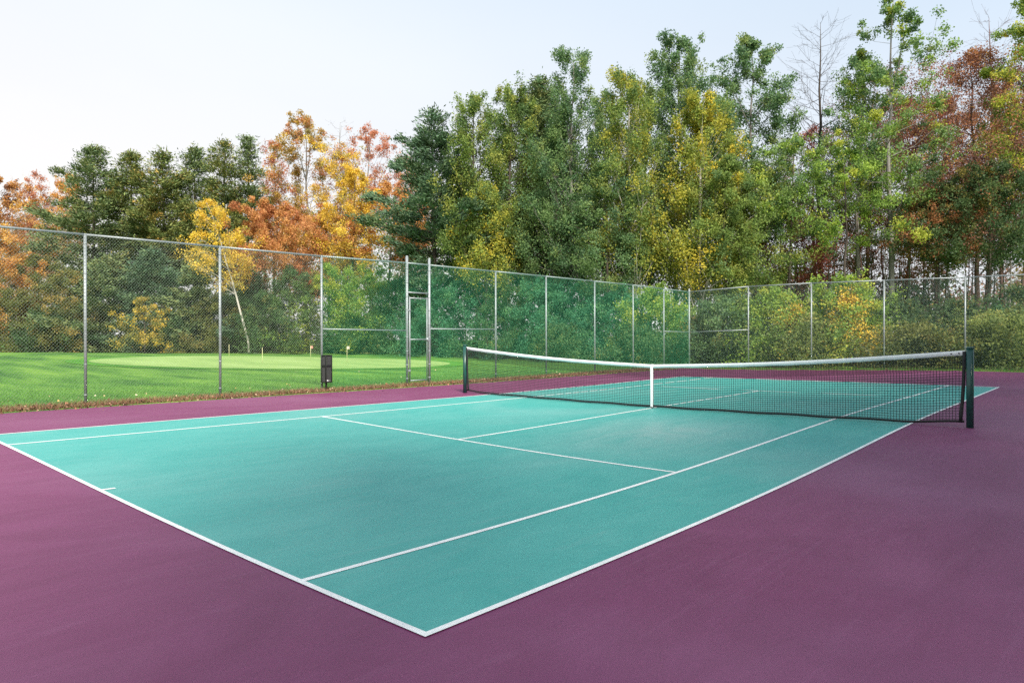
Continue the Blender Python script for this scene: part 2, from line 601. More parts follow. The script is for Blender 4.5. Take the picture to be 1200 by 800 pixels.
def fence_post(parent, run, s, r, ztop, zrail, big=False):
    zb = gz(run, s)
    m = MB()
    m.tube([P3(run, s, 0, zb - .1), P3(run, s, 0, ztop)], r, 12)
    o = m.build('post', 'galvanised_steel', parent, smooth=True)
    m = MB()
    m.sphere(P3(run, s, 0, ztop), r * 1.12, 10, 6, .8)
    m.build('post_cap', 'galvanised_steel', o, smooth=True)
    nb = 9 if big else 6
    for i in range(nb):
        z = zb + .25 + (zrail - zb - .45) * i / (nb - 1)
        m = MB()
        m.tube([P3(run, s, 0, z - .012), P3(run, s, 0, z + .012)], r + (.007 if big else .004), 10)
        m.build('tie_band', 'galvanised_steel', o, smooth=True)
    return o


fl = thing('chain_link_fence', 'long tall chain link fence on grey posts between the court and the lawn', 'fence', (14, FY, gz('x', 14)), 'chain link fences')
PX = [-9.7, -6.6, -3.5, -.4, 2.73, 5.94, 9.07, 12.38, 13.38, 16.77, 19.86, 23.39, 26.67, 29.69, 32.5]
for i, s in enumerate(PX):
    zr = rail_z('x', s)
    big = i in (7, 8, 14)
    fence_post(fl, 'x', s, .045 if big else .034, zr + (  .21 if i in (7, 8) else .14 if i == 14 else .0), zr, big)
for i in range(len(PX) - 1):
    s0, s1 = PX[i], PX[i + 1]
    z0, z1 = rail_z('x', s0), rail_z('x', s1)
    rails(fl, 'x', s0, s1, z0, z1, .026, 'top_rail')
    if i == 7:
        mesh_panel('x', s0 + .05, s1 - .05, 3.17, 3.17, z0, z1, -.03, 'green_wire', fl)
        rails(fl, 'x', s0, s1, 3.16, 3.16, .024, 'gate_transom')
    else:
        mesh_panel('x', s0, s1, gz('x', s0) + .03, gz('x', s1) + .03, z0, z1, -.04, 'grey_wire' if s0 < 9 else 'green_wire', fl, r=.0014 if s0 < 9 else .0019)
    if i in (6, 8, 13):
        zz = {6: (1.88, 1.86), 8: (1.93, 1.95), 13: (1.98, 1.95)}[i]
        rails(fl, 'x', s0, s1, zz[0], zz[1], .024, 'mid_rail')

fb = thing('chain_link_fence', 'tall chain link fence across the back of the court before the bushes', 'fence', (FX, 6, gz('y', 6)), 'chain link fences')
PYs = [11.82, 8.63, 5.39, 2.23, -.95, -4.1, -7.3]
prev = FY
for i, s in enumerate(PYs):
    z1 = rail_z('y', s); z0 = rail_z('y', prev)
    fence_post(fb, 'y', s, .034, z1, z1)
    a = prev - (.046 if i == 0 else 0)
    rails(fb, 'y', s, a, z1, z0, .026, 'top_rail')
    mesh_panel('y', s, a, gz('y', s) + .03, gz('y', prev) + .03, z1, z0, -.04, 'steel_wire', fb, r=.0014)
    if i == 0:
        rails(fb, 'y', s, a, 2.05, 1.95, .024, 'mid_rail')
    prev = s

g = thing('chain_link_gate', 'narrow closed chain link gate with grey tube frame in the fence', 'gate', (12.88, FY, gz('x', 12.88)))
ga, gb, gz0, gz1 = 12.50, 13.27, .16, 2.97
m = MB()
for s in (ga, gb):
    m.tube([(s, FY, gz0 - .04), (s, FY, gz1 + .04)], .024, 10)
for z in (gz0, 1.56, gz1):
    m.tube([(ga, FY, z), (gb, FY, z)], .022, 10)
m.build('gate_frame', 'galvanised_steel', g, smooth=True)
mesh_panel('x', ga, gb, gz0, gz0, gz1, gz1, -.028, 'green_wire', g, spikes=0)
for z in (.5, 2.55):
    m = MB()
    m.box(12.42, ga + .02, FY - .03, FY + .03, z - .03, z + .03)
    m.build('hinge', 'galvanised_steel', g, bevel=.004)
m = MB()
m.box(gb - .03, 13.345, FY - .035, FY + .02, 1.50, 1.62)
m.tube([(gb, FY - .035, 1.56), (gb, FY - .09, 1.56), (gb, FY - .09, 1.44)], .010, 8)
m.build('latch', 'galvanised_steel', g)

# ------------------------------------------------------------------ litter bin by the fence
bx, by = 9.10, 14.98
bz = float(land_z(bx, by))
t = thing('litter_bin', 'black square litter bin with mesh panels on a short post against the fence', 'litter bin', (bx, by, bz))
m = MB()
m.tube([(bx - .02, by, bz - .05), (bx - .02, by, bz + .38)], .03, 12)
m.build('post', 'black_metal', t)
hw, z0, z1 = .100, bz + .27, bz + 1.10
m = MB()
for sx in (-1, 1):
    for sy in (-1, 1):
        m.box(bx + sx * hw - .018, bx + sx * hw + .018, by + sy * hw - .018, by + sy * hw + .018, z0, z1)
for z in (z0, (z0 + z1) / 2 + .06, z1 - .035):
    hh = .06 if z0 < z < z1 - .05 else .035
    for s in (-1, 1):
        m.box(bx - hw + .018, bx + hw - .018, by + s * hw - .016, by + s * hw + .016, z, z + hh)
        m.box(bx + s * hw - .016, bx + s * hw + .016, by - hw + .018, by + hw - .018, z, z + hh)
m.box(bx - hw, bx + hw, by - hw, by + hw, z0 + .004, z0 + .02)
fr = m.build('frame', 'black_metal', t, bevel=.004)
for (ax, s) in (('x', -1), ('x', 1), ('y', -1), ('y', 1)):
    m = MB()
    uu = np.linspace(-hw + .02, hw - .02, 12)
    zz = np.linspace(z0 + .04, z1 - .04, 30)
    f = (lambda a, z: (bx + s * hw, by + a, z)) if ax == 'x' else (lambda a, z: (bx + a, by + s * hw, z))
    m.wires([f(a, z0 + .03) for a in uu], [f(a, z1 - .03) for a in uu], .0048)
    m.wires([f(uu[0], z) for z in zz], [f(uu[-1], z) for z in zz], .0048)
    m.build('mesh_panel', 'bin_screen', t)
m = MB()
m.sphere((bx - .03, by - .07, z0 + .06), .045, 8, 5, .7)
m.sphere((bx + .06, by - .05, z0 + .05), .035, 8, 5, .8)
tag(m.build('crumpled_paper', 'litter_white'), 'crumpled white paper lying at the bottom of the black bin', 'litter')

# ------------------------------------------------------------------ practice flags
for u, d, hgt, fl_, lab in ((268.4, 47, .96, None, 'plain thin yellow pin on the putting green, leftmost of the four'),
                            (307.4, 41, .98, None, 'plain thin yellow pin nearest the purple court, standing beside the leaning birch foot'),
                            (364, 48, .92, 'flag_cloth', 'putting green pin with a small reddish flag just left of the black bin'),
                            (406.6, 44, 1.02, 'flag_white', 'putting green pin with a pale flag between the black bin and the gate')):
    x, y, z = at(u, d)
    t = thing('golf_pin', lab, 'golf flag', (x, y, z), 'pins on the putting green')
    m = MB(); m.tube([(x, y, z), (x, y, z + hgt)], .011, 8)
    m.build('stick', 'flag_stick', t)
    if fl_:
        m = MB()
        n = 7
        a = np.linspace(0, .17, n)
        wv = .025 * np.sin(a * 26)
        pt = np.stack([x + a * rt[0] + wv * fw[0], y + a * rt[1] + wv * fw[1], np.full(n, z + hgt)], -1)
        lo = pt - np.array([0, 0, .18])
        th = np.array([fw[0], fw[1], 0]) * .003
        v = np.concatenate([pt - th, lo - th, pt + th, lo + th])
        q = []
        for i in range(n - 1):
            q += [(i, i + 1, n + i + 1, n + i), (2 * n + i, 3 * n + i, 3 * n + i + 1, 2 * n + i + 1)]
        m.add(v, q)
        m.build('flag', fl_, t)

# ------------------------------------------------------------------ foliage
def leaves(mb, cols, pos, size, asp, rng, col, up=.25, axis=None):
    """diamond leaves: pos (n,3), col (n,3)"""
    n = len(pos)
    a = rng.normal(size=(n, 3))
    if axis is not None:
        a = axis + .35 * a * np.linalg.norm(axis, axis=1)[:, None]
    a /= np.linalg.norm(a, axis=1)[:, None] + 1e-9
    nr = rng.normal(size=(n, 3)); nr[:, 2] = np.abs(nr[:, 2]) + up
    b = np.cross(a, nr); b /= np.linalg.norm(b, axis=1)[:, None] + 1e-9
    L = size * rng.uniform(.65, 1.35, n)[:, None]
    bend = np.cross(a, b) * L * .12
    v = np.stack([pos - a * L * .5, pos + b * L * asp * .5 + bend, pos + a * L * .5, pos - b * L * asp * .5 + bend], 1).reshape(-1, 3)
    mb.add(v, np.arange(n * 4).reshape(n, 4))
    cols.append(col)


LEAF_GAIN = 1.9


def pick(pal, n, rng, jit=.18):
    P = np.array([p[:3] for p in pal], float) * LEAF_GAIN; w = np.array([p[3] for p in pal], float); w /= w.sum()
    i = rng.choice(len(P), n, p=w)
    return P[i]


PAL = {
    'pine': [(.060, .094, .044, 3), (.085, .120, .050, 3), (.115, .142, .054, 2), (.15, .15, .048, 1)],
    'pineblue': [(.044, .082, .050, 3), (.062, .106, .058, 3), (.09, .125, .058, 2)],
    'pinewarm': [(.070, .100, .036, 3), (.10, .125, .038, 3), (.145, .145, .042, 1.6), (.26, .16, .04, .5)],
    'poplar': [(.095, .140, .038, 3), (.140, .185, .044, 3), (.06, .105, .042, 2), (.20, .205, .045, 1.4)],
    'poplargreen': [(.072, .128, .056, 3), (.105, .160, .058, 3), (.052, .10, .052, 2), (.15, .18, .055, 1.2)],
    'poplaryellow': [(.27, .25, .038, 3), (.17, .205, .042, 3), (.40, .31, .038, 2), (.11, .155, .042, 2)],
    'lime': [(.17, .24, .04, 3), (.12, .19, .04, 3), (.26, .27, .04, 1.5), (.08, .14, .04, 1.5)],
    'yellow': [(.44, .31, .04, 3), (.38, .26, .045, 2), (.47, .34, .06, 1.5), (.22, .20, .05, 1)],
    'yellowolive': [(.24, .17, .05, 3), (.30, .20, .045, 2), (.16, .14, .05, 2), (.36, .25, .045, 1)],
    'orange': [(.32, .145, .062, 3), (.35, .18, .065, 2), (.26, .105, .05, 2), (.32, .21, .065, 1)],
    'goldorange': [(.36, .195, .058, 3), (.40, .245, .06, 2), (.30, .14, .05, 1.5)],
    'rust': [(.20, .08, .035, 3), (.26, .11, .04, 2), (.14, .06, .035, 2), (.28, .15, .05, 1)],
    'salmon': [(.34, .15, .09, 3), (.30, .12, .075, 2), (.36, .19, .11, 1.5), (.22, .085, .05, 1)],
    'tan': [(.30, .19, .12, 3), (.26, .15, .09, 2), (.33, .20, .10, 1.5), (.20, .12, .08, 1)],
    'red': [(.17, .05, .04, 3), (.21, .07, .045, 2), (.12, .04, .035, 2)],
    'redbrown': [(.13, .062, .052, 3), (.165, .078, .058, 3), (.10, .055, .048, 2), (.21, .105, .05, 1.0), (.26, .16, .045, .5)],
    'darkgreen': [(.035, .062, .026, 3), (.05, .08, .03, 2), (.075, .10, .03, 1), (.16, .12, .03, .5)],
    'under': [(.035, .075, .032, 3), (.05, .095, .036, 3), (.075, .12, .038, 1.5), (.13, .13, .04, .6)],
    'teal': [(.036, .115, .065, 3), (.052, .145, .075, 3), (.08, .17, .07, 1.5)],
    'olive': [(.095, .10, .03, 3), (.12, .13, .035, 2), (.07, .09, .03, 2), (.16, .13, .04, 1)],
    'olivelit': [(.12, .15, .045, 3), (.16, .19, .05, 2), (.09, .12, .04, 2), (.22, .20, .06, 1)],
}


def envelope(shape, t):
    if shape == 'oval':
        return np.sin(np.pi * np.clip(t * .9 + .1, 0, 1) ** .8) ** .65
    if shape == 'column':
        return np.clip((1.07 - t), 0, 1) ** .5 * (.7 + .3 * np.minimum(1, t * 4))
    if shape == 'dome':
        return np.sqrt(np.clip(1 - t * t, 0, 1))
    if shape == 'vase':
        return (.35 + .65 * t ** .7) * np.sqrt(np.clip(1.03 - t ** 3, 0, 1))
    return np.clip(1.05 - t, 0, 1) ** .8


def broadleaf(name, label, cat, u, d, vt, vb, wpx, pal, n, leaf=.2, clump=.55, limbs=26, shape='oval', bk='dark_bark',
              lean=(0, 0), group='trees of the autumn wood', r=None, asp=.68, seed=0, top_bare=False, sub=4, mat='foliage', fork=0):
    rg = np.random.default_rng(seed + int(u * 7 + d * 13))
    x, y, z = at(u, d)
    h = height(vt, d) - z; cb = max(.15, height(vb, d) - z); rx = wpx / FPX * d / 2 * 1.34; limbs = int(limbs * 1.5); n = int(n * 2.9); clump *= 1.16; leaf *= .78
    t = thing(name, label, cat, (x, y, z - .05), group)
    r = r or max(.05, h * .0085)
    k = 11
    s = np.linspace(0, 1, k)
    wob = np.cumsum(rg.normal(0, .10 * h / 20, (k, 2)), 0); wob[0] = 0
    ln = np.array(lean)
    tp = np.stack([x + wob[:, 0] + ln[0] * s ** 1.3, y + wob[:, 1] + ln[1] * s ** 1.3, z - .1 + s * (h * .985 + .1)], -1)
    tr = MB()
    tr.tube(tp, r * (1 - s) ** .8 + .012, 8)

    def trunk_at(zz):
        f = np.clip((zz - tp[0, 2]) / (tp[-1, 2] - tp[0, 2]), 0, 1)
        return np.array([np.interp(f, s, tp[:, i]) for i in range(3)]), f
    C = []; W = []; S = []
    for i in range(limbs):
        tt = (i + rg.uniform(.1, .9)) / limbs
        az = i * 2.39996 + rg.uniform(-.5, .5)
        ln_ = rx * envelope(shape, tt) * rg.uniform(.55, 1.18)
        ze = z + cb + tt * (h - cb)
        el = rg.uniform(.9, 2.2) if shape == 'column' else rg.uniform(.25, 1.0)
        b0, f = trunk_at(max(z + .25 * cb, ze - ln_ * el))
        e = np.array([trunk_at(ze)[0][0] + math.cos(az) * ln_, trunk_at(ze)[0][1] + math.sin(az) * ln_, ze])
        mid = b0 * .5 + e * .5 + np.array([0, 0, -.06 * ln_]) + rg.normal(0, .05 * ln_ + .02, 3)
        rb = max(.014, r * (1 - f) * .42)
        tr.tube([b0, mid, e], [rb, rb * .6, .008], 5, cap=False)
        for j in range(sub):
            q = rg.uniform(.35, .95)
            p0 = (1 - q) * b0 + q * e if q > .5 else (1 - 2 * q) * b0 + 2 * q * mid
            dv = (e - b0) * rg.uniform(.22, .45) + rg.normal(0, .20 * ln_ + .1, 3)
            p1 = p0 + dv
            tr.tube([p0, (p0 + p1) / 2 + rg.normal(0, .04 * ln_, 3), p1], [rb * .45, rb * .3, .006], 4, cap=False)
            if top_bare and tt > .8:
                continue
            cs_ = 1.12 - .55 * tt
            C.append(p1); W.append(rg.lognormal(0, .55)); S.append(cs_)
            C.append(p0 * .45 + p1 * .55); W.append(rg.lognormal(-.5, .5)); S.append(cs_)
        if not (top_bare and tt > .8):
            C.append(e); W.append(rg.lognormal(.1, .5)); S.append(1.12 - .55 * tt)
    if not top_bare:
        for q in (1.0, .985, .965, .94, .91):
            C.append(trunk_at(z + h * q)[0]); W.append(.05); S.append(.32)
        for j in range(8 if shape == 'column' else 4):      # upright shoots beside the leader
            a = rg.uniform(0, 6.28); o = rx * rg.uniform(.2, .75); hq = h * rg.uniform(.76, .97)
            c0 = trunk_at(z + h * .72)[0]; c1 = np.array([c0[0] + math.cos(a) * o, c0[1] + math.sin(a) * o, z + hq])
            tr.tube([c0, c0 * .4 + c1 * .6 + np.array([0, 0, -.2]), c1], [r * .2, r * .12, .006], 4, cap=False)
            for q in (.35, .5, .62, .74, .86, .95, 1.0):
                C.append(c0 + (c1 - c0) * q); W.append(.30 - .20 * q); S.append(.62 - .25 * q)
    C = np.array(C); W = np.array(W); S = np.array(S)
    if fork:
        for j in range(fork):
            a = rg.uniform(0, 6.28); o = rg.uniform(.3, .9)
            tr.tube([(x + math.cos(a) * o, y + math.sin(a) * o, z - .1), (x + math.cos(a) * o * 1.6, y + math.sin(a) * o * 1.6, z + h * .4),
                     (x + math.cos(a) * o * 2.2, y + math.sin(a) * o * 2.2, z + h * .75)], [r * .7, r * .5, .02], 6)
    tr.build('trunk', bk, t, smooth=True)
    if n:
        idx = rg.choice(len(C), n, p=W / W.sum())
        ccol = pick(pal, len(C), rg)
        bl = rg.normal(size=(n, 3)); bl /= np.linalg.norm(bl, axis=1)[:, None]
        pos = C[idx] + bl * rg.uniform(0, 1, (n, 1)) ** .62 * 1.65 * np.array([clump * .8, clump * .8, clump * (1.15 if shape == 'column' else .72)]) * (rg.uniform(.75, 1.2, len(C)) * S)[idx][:, None]
        pos[:, 2] = np.maximum(pos[:, 2], z + .08)
        own = pick(pal, n, rg)
        col = (ccol[idx] * .78 + own * .22) * rg.uniform(.85, 1.15, (n, 1))
        mbx = MB(); cl = []
        leaves(mbx, cl, pos, leaf, asp, rg, col)
        mbx.build('crown', mat, t, colours=np.vstack(cl))
    return t


def conifer(name, label, u, d, vt, vb, wpx, pal, n, bk='dark_bark', group='pines at the edge of the wood', seed=0, needle=.30, irregular=.5, whorl=.92, tip=.35, droop=.0):
    rg = np.random.default_rng(seed + int(u * 11 + d * 17))
    x, y, z = at(u, d)
    h = height(vt, d) - z; cb = max(.1, height(vb, d) - z); rx = wpx / FPX * d / 2 * 1.5; n = int(n * 1.75)
    t = thing(name, label, 'pine tree', (x, y, z - .05), group)
    r = h * .011
    tr = MB()
    k = 9; s = np.linspace(0, 1, k)
    wob = np.cumsum(rg.normal(0, .06, (k, 2)), 0); wob[0] = 0
    tp = np.stack([x + wob[:, 0], y + wob[:, 1], z - .1 + s * (h + .1)], -1)
    tr.tube(tp, r * (1 - s) ** .8 + .015, 8)
    C = []; A = []; W = []
    zz = cb
    while zz < h - .2:
        tt = (zz - cb) / (h - cb)
        env = rx * (np.clip(1.0 - tt, 0, 1) ** .68 + .04) * (.65 + .35 * min(1, tt * 5))
        wf = rg.uniform(1 - irregular, 1 + irregular * .5)
        nb = rg.integers(4, 7)
        a0 = rg.uniform(0, 6.28)
        for j in range(nb):
            az = a0 + j * 6.283 / nb + rg.uniform(-.35, .35)
            L = env * wf * rg.uniform(.6, 1.12)
            f = np.clip((zz + .1) / (h + .1), 0, 1)
            b0 = np.array([np.interp(f, s, tp[:, 0]), np.interp(f, s, tp[:, 1]), z + zz])
            dr = np.array([math.cos(az), math.sin(az), 0])
            sag = rg.uniform(-.05, .18) - droop
            m1 = b0 + dr * L * .55 + np.array([0, 0, L * sag * .4]); e = b0 + dr * L + np.array([0, 0, L * (sag + tip * .35)])
            rb = max(.012, r * (1 - f) * .4)
            tr.tube([b0, m1, e], [rb, rb * .6, .008], 4, cap=False)
            sd = np.array([-dr[1], dr[0], 0])
            ns = max(4, int(L * 3.2))
            for q in rg.uniform(.18, 1.0, ns):
                c = (1 - q) ** 2 * b0 + 2 * q * (1 - q) * m1 + q * q * e
                o = rg.normal(0, 1) * L * .16 * (1.15 - q * .7)
                C.append(c + sd * o + np.array([0, 0, rg.normal(.04, .10)]))
                A.append(dr * .8 + sd * np.sign(o) * .5 + np.array([0, 0, .35]))
                W.append(rg.lognormal(0, .45) * (.6 + L * .15))
        zz += whorl * rg.uniform(.55, 1.35) * (1.1 - .5 * tt)
    for q in np.linspace(.9, 1.0, 5):
        C.append(np.array([tp[-1, 0], tp[-1, 1], z + h * q])); A.append(np.array([0, 0, 1.0])); W.append(.5)
    C = np.array(C); A = np.array(A); W = np.array(W)
    tr.build('trunk', bk, t, smooth=True)
    idx = rg.choice(len(C), n, p=W / W.sum())
    pos = C[idx] + rg.normal(size=(n, 3)) * np.array([.30, .30, .20])
    ccol = pick(pal, len(C), rg)
    col = (ccol[idx] * .6 + pick(pal, n, rg) * .4) * rg.uniform(.75, 1.25, (n, 1))
    mbx = MB(); cl = []
    leaves(mbx, cl, pos, needle * 1.15, .30, rg, col, axis=A[idx], up=.6)
    pos = np.maximum(pos, z)
    mbx.build('crown', 'needles', t, colours=np.vstack(cl))
    return t


TREES = 'trees of the autumn wood'
B = broadleaf
exec_list = []
# ---- left: wood beyond the lawn
B('maple_tree', 'rusty red-brown tree at the left edge of the photo, its crown above the fence rail', 'tree', -6, 78, 203, 330, 75, PAL['rust'] + PAL['goldorange'], 9000, .24, .6, 22)
B('maple_tree', 'low orange tree at the left edge, its leaves hanging behind the fence mesh', 'tree', -4, 64, 268, 392, 78, PAL['goldorange'], 11000, .2, .5, 24, 'oval', seed=3)
B('birch_tree', 'thin half-bare tree with pale stem and pinkish leaves near the left edge', 'tree', 30, 80, 200, 330, 40, PAL['tan'], 2200, .2, .5, 22, 'vase', bk='birch_bark', top_bare=True)
B('birch_tree', 'thin half-bare tan tree between the pink one and the golden-topped one', 'tree', 52, 78, 202, 330, 34, PAL['salmon'], 2000, .2, .45, 22, 'vase', bk='birch_bark', seed=4)
B('birch_tree', 'slim tree with a golden orange top left of the pines', 'tree', 74, 76, 203, 300, 36, PAL['goldorange'], 3600, .2, .45, 20, 'oval', bk='birch_bark')
B('alder_tree', 'olive bushy tree behind the fence left of the first visible post', 'tree', 45, 66, 300, 405, 70, PAL['olive'], 9000, .19, .5, 24, 'oval')
B('alder_tree', 'mottled green and ochre low tree beside the first fence post', 'tree', 82, 63, 318, 408, 55, PAL['olive'][:3] + PAL['yellowolive'][:1], 7000, .18, .45, 22, 'oval')
P = conifer
P('pine_tree', 'dark pine with ragged top, leftmost of the pines', 115, 72, 172, 330, 105, PAL['pine'], 15000)
P('pine_tree', 'pine with warm tinted needles second from the left', 153, 74, 178, 330, 90, PAL['pinewarm'], 13000)
P('pine_tree', 'dark pine in the middle of the left pine group', 190, 73, 174, 330, 95, PAL['pinewarm'], 14000)
P('pine_tree', 'dark dense pine standing left above the leaning birch crown', 228, 76, 170, 330, 90, PAL['pine'], 13000)
P('pine_tree', 'open crowned pine with sky showing through behind the yellow birch', 262, 74, 163, 320, 78, PAL['pinewarm'], 9500)
P('pine_tree', 'tall sparse pine, rightmost of the left pine group beside the red tree', 290, 75, 160, 330, 62, PAL['pine'], 8000)
P('spruce_tree', 'low dark spruce whose boughs reach the lawn right of the first post', 128, 64, 300, 410, 95, PAL['pine'], 12000, droop=.1)
P('spruce_tree', 'low dark spruce behind the yellow bush', 182, 65, 292, 410, 100, PAL['pineblue'], 12000, droop=.1)
P('spruce_tree', 'low dark spruce left of the leaning birch trunk', 228, 64, 310, 410, 80, PAL['pine'], 10000, droop=.1)
P('spruce_tree', 'low green spruce right of the leaning birch trunk', 292, 65, 315, 412, 80, PAL['pineblue'], 9000, droop=.1)
B('birch_tree', 'leaning white stemmed birch with a yellow crown', 'tree', 292, 60, 234, 330, 50, PAL['yellow'], 3000, .19, .42, 22, 'oval', bk='birch_bark',
  lean=(-3.6 * rt[0], -3.6 * rt[1]), r=.10)
B('yellow_bush', 'yellow leaved bush at the edge of the lawn between the first two posts', 'bush', 170, 59, 350, 409, 38, PAL['yellow'] + PAL['olive'][:2], 1700, .16, .32, 13, 'dome', group='bushes along the lawn')
B('maple_tree', 'low broad orange red dome of leaves behind the second fence post', 'tree', 322, 66, 240, 330, 92, PAL['orange'], 13000, .2, .5, 30, 'dome', seed=8)
B('maple_tree', 'narrow salmon red tree rising above the orange dome', 'tree', 318, 78, 168, 290, 34, PAL['salmon'], 2800, .2, .42, 22, 'column')
B('ash_tree', 'tall yellow-olive tree standing tallest of the autumn trees left of the gate', 'tree', 358, 74, 138, 300, 74, PAL['yellowolive'] + PAL['orange'][:1], 10000, .2, .5, 30, 'oval', bk='grey_bark')
B('ash_tree', 'half-bare grey branched tree with bright yellow leaves above the gate', 'tree', 402, 73, 140, 300, 60, PAL['yellow'], 3600, .2, .5, 30, 'vase', bk='grey_bark', top_bare=True)
B('maple_tree', 'sparse salmon pink tree right of the half-bare yellow one', 'tree', 438, 76, 150, 260, 68, PAL['salmon'], 4600, .2, .45, 26, 'oval', bk='grey_bark')
B('maple_tree', 'round gold and orange tree above the gate', 'tree', 452, 69, 214, 310, 74, PAL['goldorange'] + PAL['orange'], 9000, .2, .48, 26, 'oval')
B('maple_tree', 'bright yellow tree low between the orange trees left of the gate', 'tree', 412, 67, 196, 320, 52, PAL['yellow'], 5200, .19, .45, 24, 'oval')
B('maple_tree', 'small pale orange tree peeping out left of the big blue-green pine', 'tree', 484, 82, 190, 300, 36, PAL['salmon'] + PAL['goldorange'], 3000, .2, .45, 18, 'oval')
B('maple_tree', 'mid-sized gold tree behind the third fence post', 'tree', 385, 70, 248, 350, 70, PAL['goldorange'] + PAL['yellowolive'], 7500, .2, .5, 24, 'oval')
for i, (u, vt, w, pal, lab) in enumerate((
        (345, 318, 70, 'under', 'green bush behind the fence just right of the second post'),
        (395, 312, 75, 'lime', 'bright green bush behind the third fence post'),
        (437, 318, 75, 'lime', 'fresh green bush left of the gate'),
        (470, 330, 50, 'under', 'deep green bush directly behind the gate'),
        (310, 345, 55, 'under', 'dark low bush by the leaning birch foot'),
        (258, 350, 60, 'olive', 'olive low bush under the yellow birch crown'),
        (15, 340, 60, 'olive', 'olive brown bush at the left edge under the orange tree'),
        (65, 362, 60, 'under', 'low green bush left of the first post'),
        (205, 370, 55, 'under', 'low dark bush right of the yellow bush'),
        (420, 372, 60, 'under', 'low dark bush in front of the bright green bushes'))):
    B('woodland_bush', lab, 'bush', u, 62 + (i % 3), vt, 410, w, PAL[pal], 6500, .18, .5, 24, 'dome', group='bushes along the lawn', seed=i)

# ---- middle: blue-green pine and poplars
P('white_pine', 'big blue-green pine with long boughs reaching left over the fence', 512, 58, 128, 330, 135, PAL['pineblue'], 22000, seed=5, irregular=.45, whorl=.9)
P('white_pine', 'dark pine standing between the olive poplars', 632, 60, 92, 330, 80, PAL['pine'], 14000, seed=2)
POP = 'tall poplars behind the fence'
B('poplar_tree', 'olive green poplar just right of the blue-green pine', 'tree', 556, 56, 118, 320, 66, PAL['poplar'], 12500, .19, .48, 34, 'column', group=POP)
B('poplar_tree', 'olive poplar with pointed top, second right of the blue-green pine', 'tree', 588, 57, 104, 320, 62, PAL['poplar'], 12500, .19, .48, 34, 'column', group=POP, seed=2)
B('poplar_tree', 'tall airy green poplar with sky showing between its leaves', 'tree', 680, 53, 62, 320, 74, PAL['poplargreen'], 11500, .18, .42, 36, 'column', bk='grey_bark', group=POP)
B('poplar_tree', 'small green poplar at the foot of the tall airy one', 'tree', 650, 54, 150, 330, 66, PAL['poplargreen'], 11000, .18, .45, 30, 'column', group=POP, seed=9)
B('poplar_tree', 'pale yellow-green poplar with whitish stem right of the tall airy one', 'tree', 742, 50, 92, 310, 72, PAL['poplar'] + PAL['poplaryellow'][:1], 13000, .18, .45, 36, 'column', bk='birch_bark', group=POP)
B('poplar_tree', 'tall green poplar behind the fence corner, highest left of the yellow one', 'tree', 790, 52, 46, 300, 84, PAL['poplargreen'], 14000, .19, .48, 38, 'column', bk='grey_bark', group=POP)
B('poplar_tree', 'bright yellow poplar in front of the green ones above the fence corner', 'tree', 818, 48, 108, 330, 78, PAL['poplaryellow'], 14000, .18, .45, 36, 'column', bk='birch_bark', group=POP)
B('poplar_tree', 'low leafy green poplar behind the corner post with leaves down to the fence', 'tree', 850, 47, 190, 340, 80, PAL['poplar'], 12000, .17, .42, 30, 'oval', group=POP)
B('poplar_tree', 'tall dense green poplar right of the yellow one', 'tree', 886, 51, 44, 270, 92, PAL['poplargreen'], 14500, .19, .48, 38, 'oval', bk='grey_bark', group=POP)
B('poplar_tree', 'leafy green poplar left of the fence corner reaching low', 'tree', 712, 49, 190, 340, 70, PAL['poplargreen'], 11000, .17, .45, 30, 'oval', group=POP, seed=7)
B('poplar_tree', 'slim poplar with yellow patch near the blue-green pine', 'tree', 570, 54, 215, 330, 50, PAL['poplar'] + PAL['poplaryellow'], 6500, .18, .45, 24, 'column', group=POP, seed=12)

B('poplar_tree', 'olive poplar filling in between the dark pine and the pointed poplar', 'tree', 612, 62, 124, 320, 60, PAL['poplar'], 9000, .19, .48, 28, 'column', group=POP, seed=21)
B('poplar_tree', 'green poplar behind the small one, left of the tall airy poplar', 'tree', 655, 61, 112, 320, 56, PAL['poplargreen'], 8500, .19, .48, 28, 'column', group=POP, seed=22)
B('poplar_tree', 'olive green poplar between the tall airy one and the pale stemmed one', 'tree', 712, 60, 112, 320, 62, PAL['poplar'] + PAL['poplargreen'], 9500, .19, .48, 28, 'column', group=POP, seed=23)
B('poplar_tree', 'green poplar in the gap left of the tall one behind the fence corner', 'tree', 765, 59, 100, 320, 60, PAL['poplar'], 9500, .19, .48, 28, 'column', group=POP, seed=24)
B('poplar_tree', 'green poplar in the gap between the yellow one and the tall dense one', 'tree', 846, 60, 112, 320, 62, PAL['poplargreen'], 9500, .19, .48, 28, 'column', group=POP, seed=25)
B('poplar_tree', 'olive poplar low under the tall dense one', 'tree', 880, 48, 195, 335, 74, PAL['poplar'], 8000, .17, .45, 26, 'oval', group=POP, seed=26)

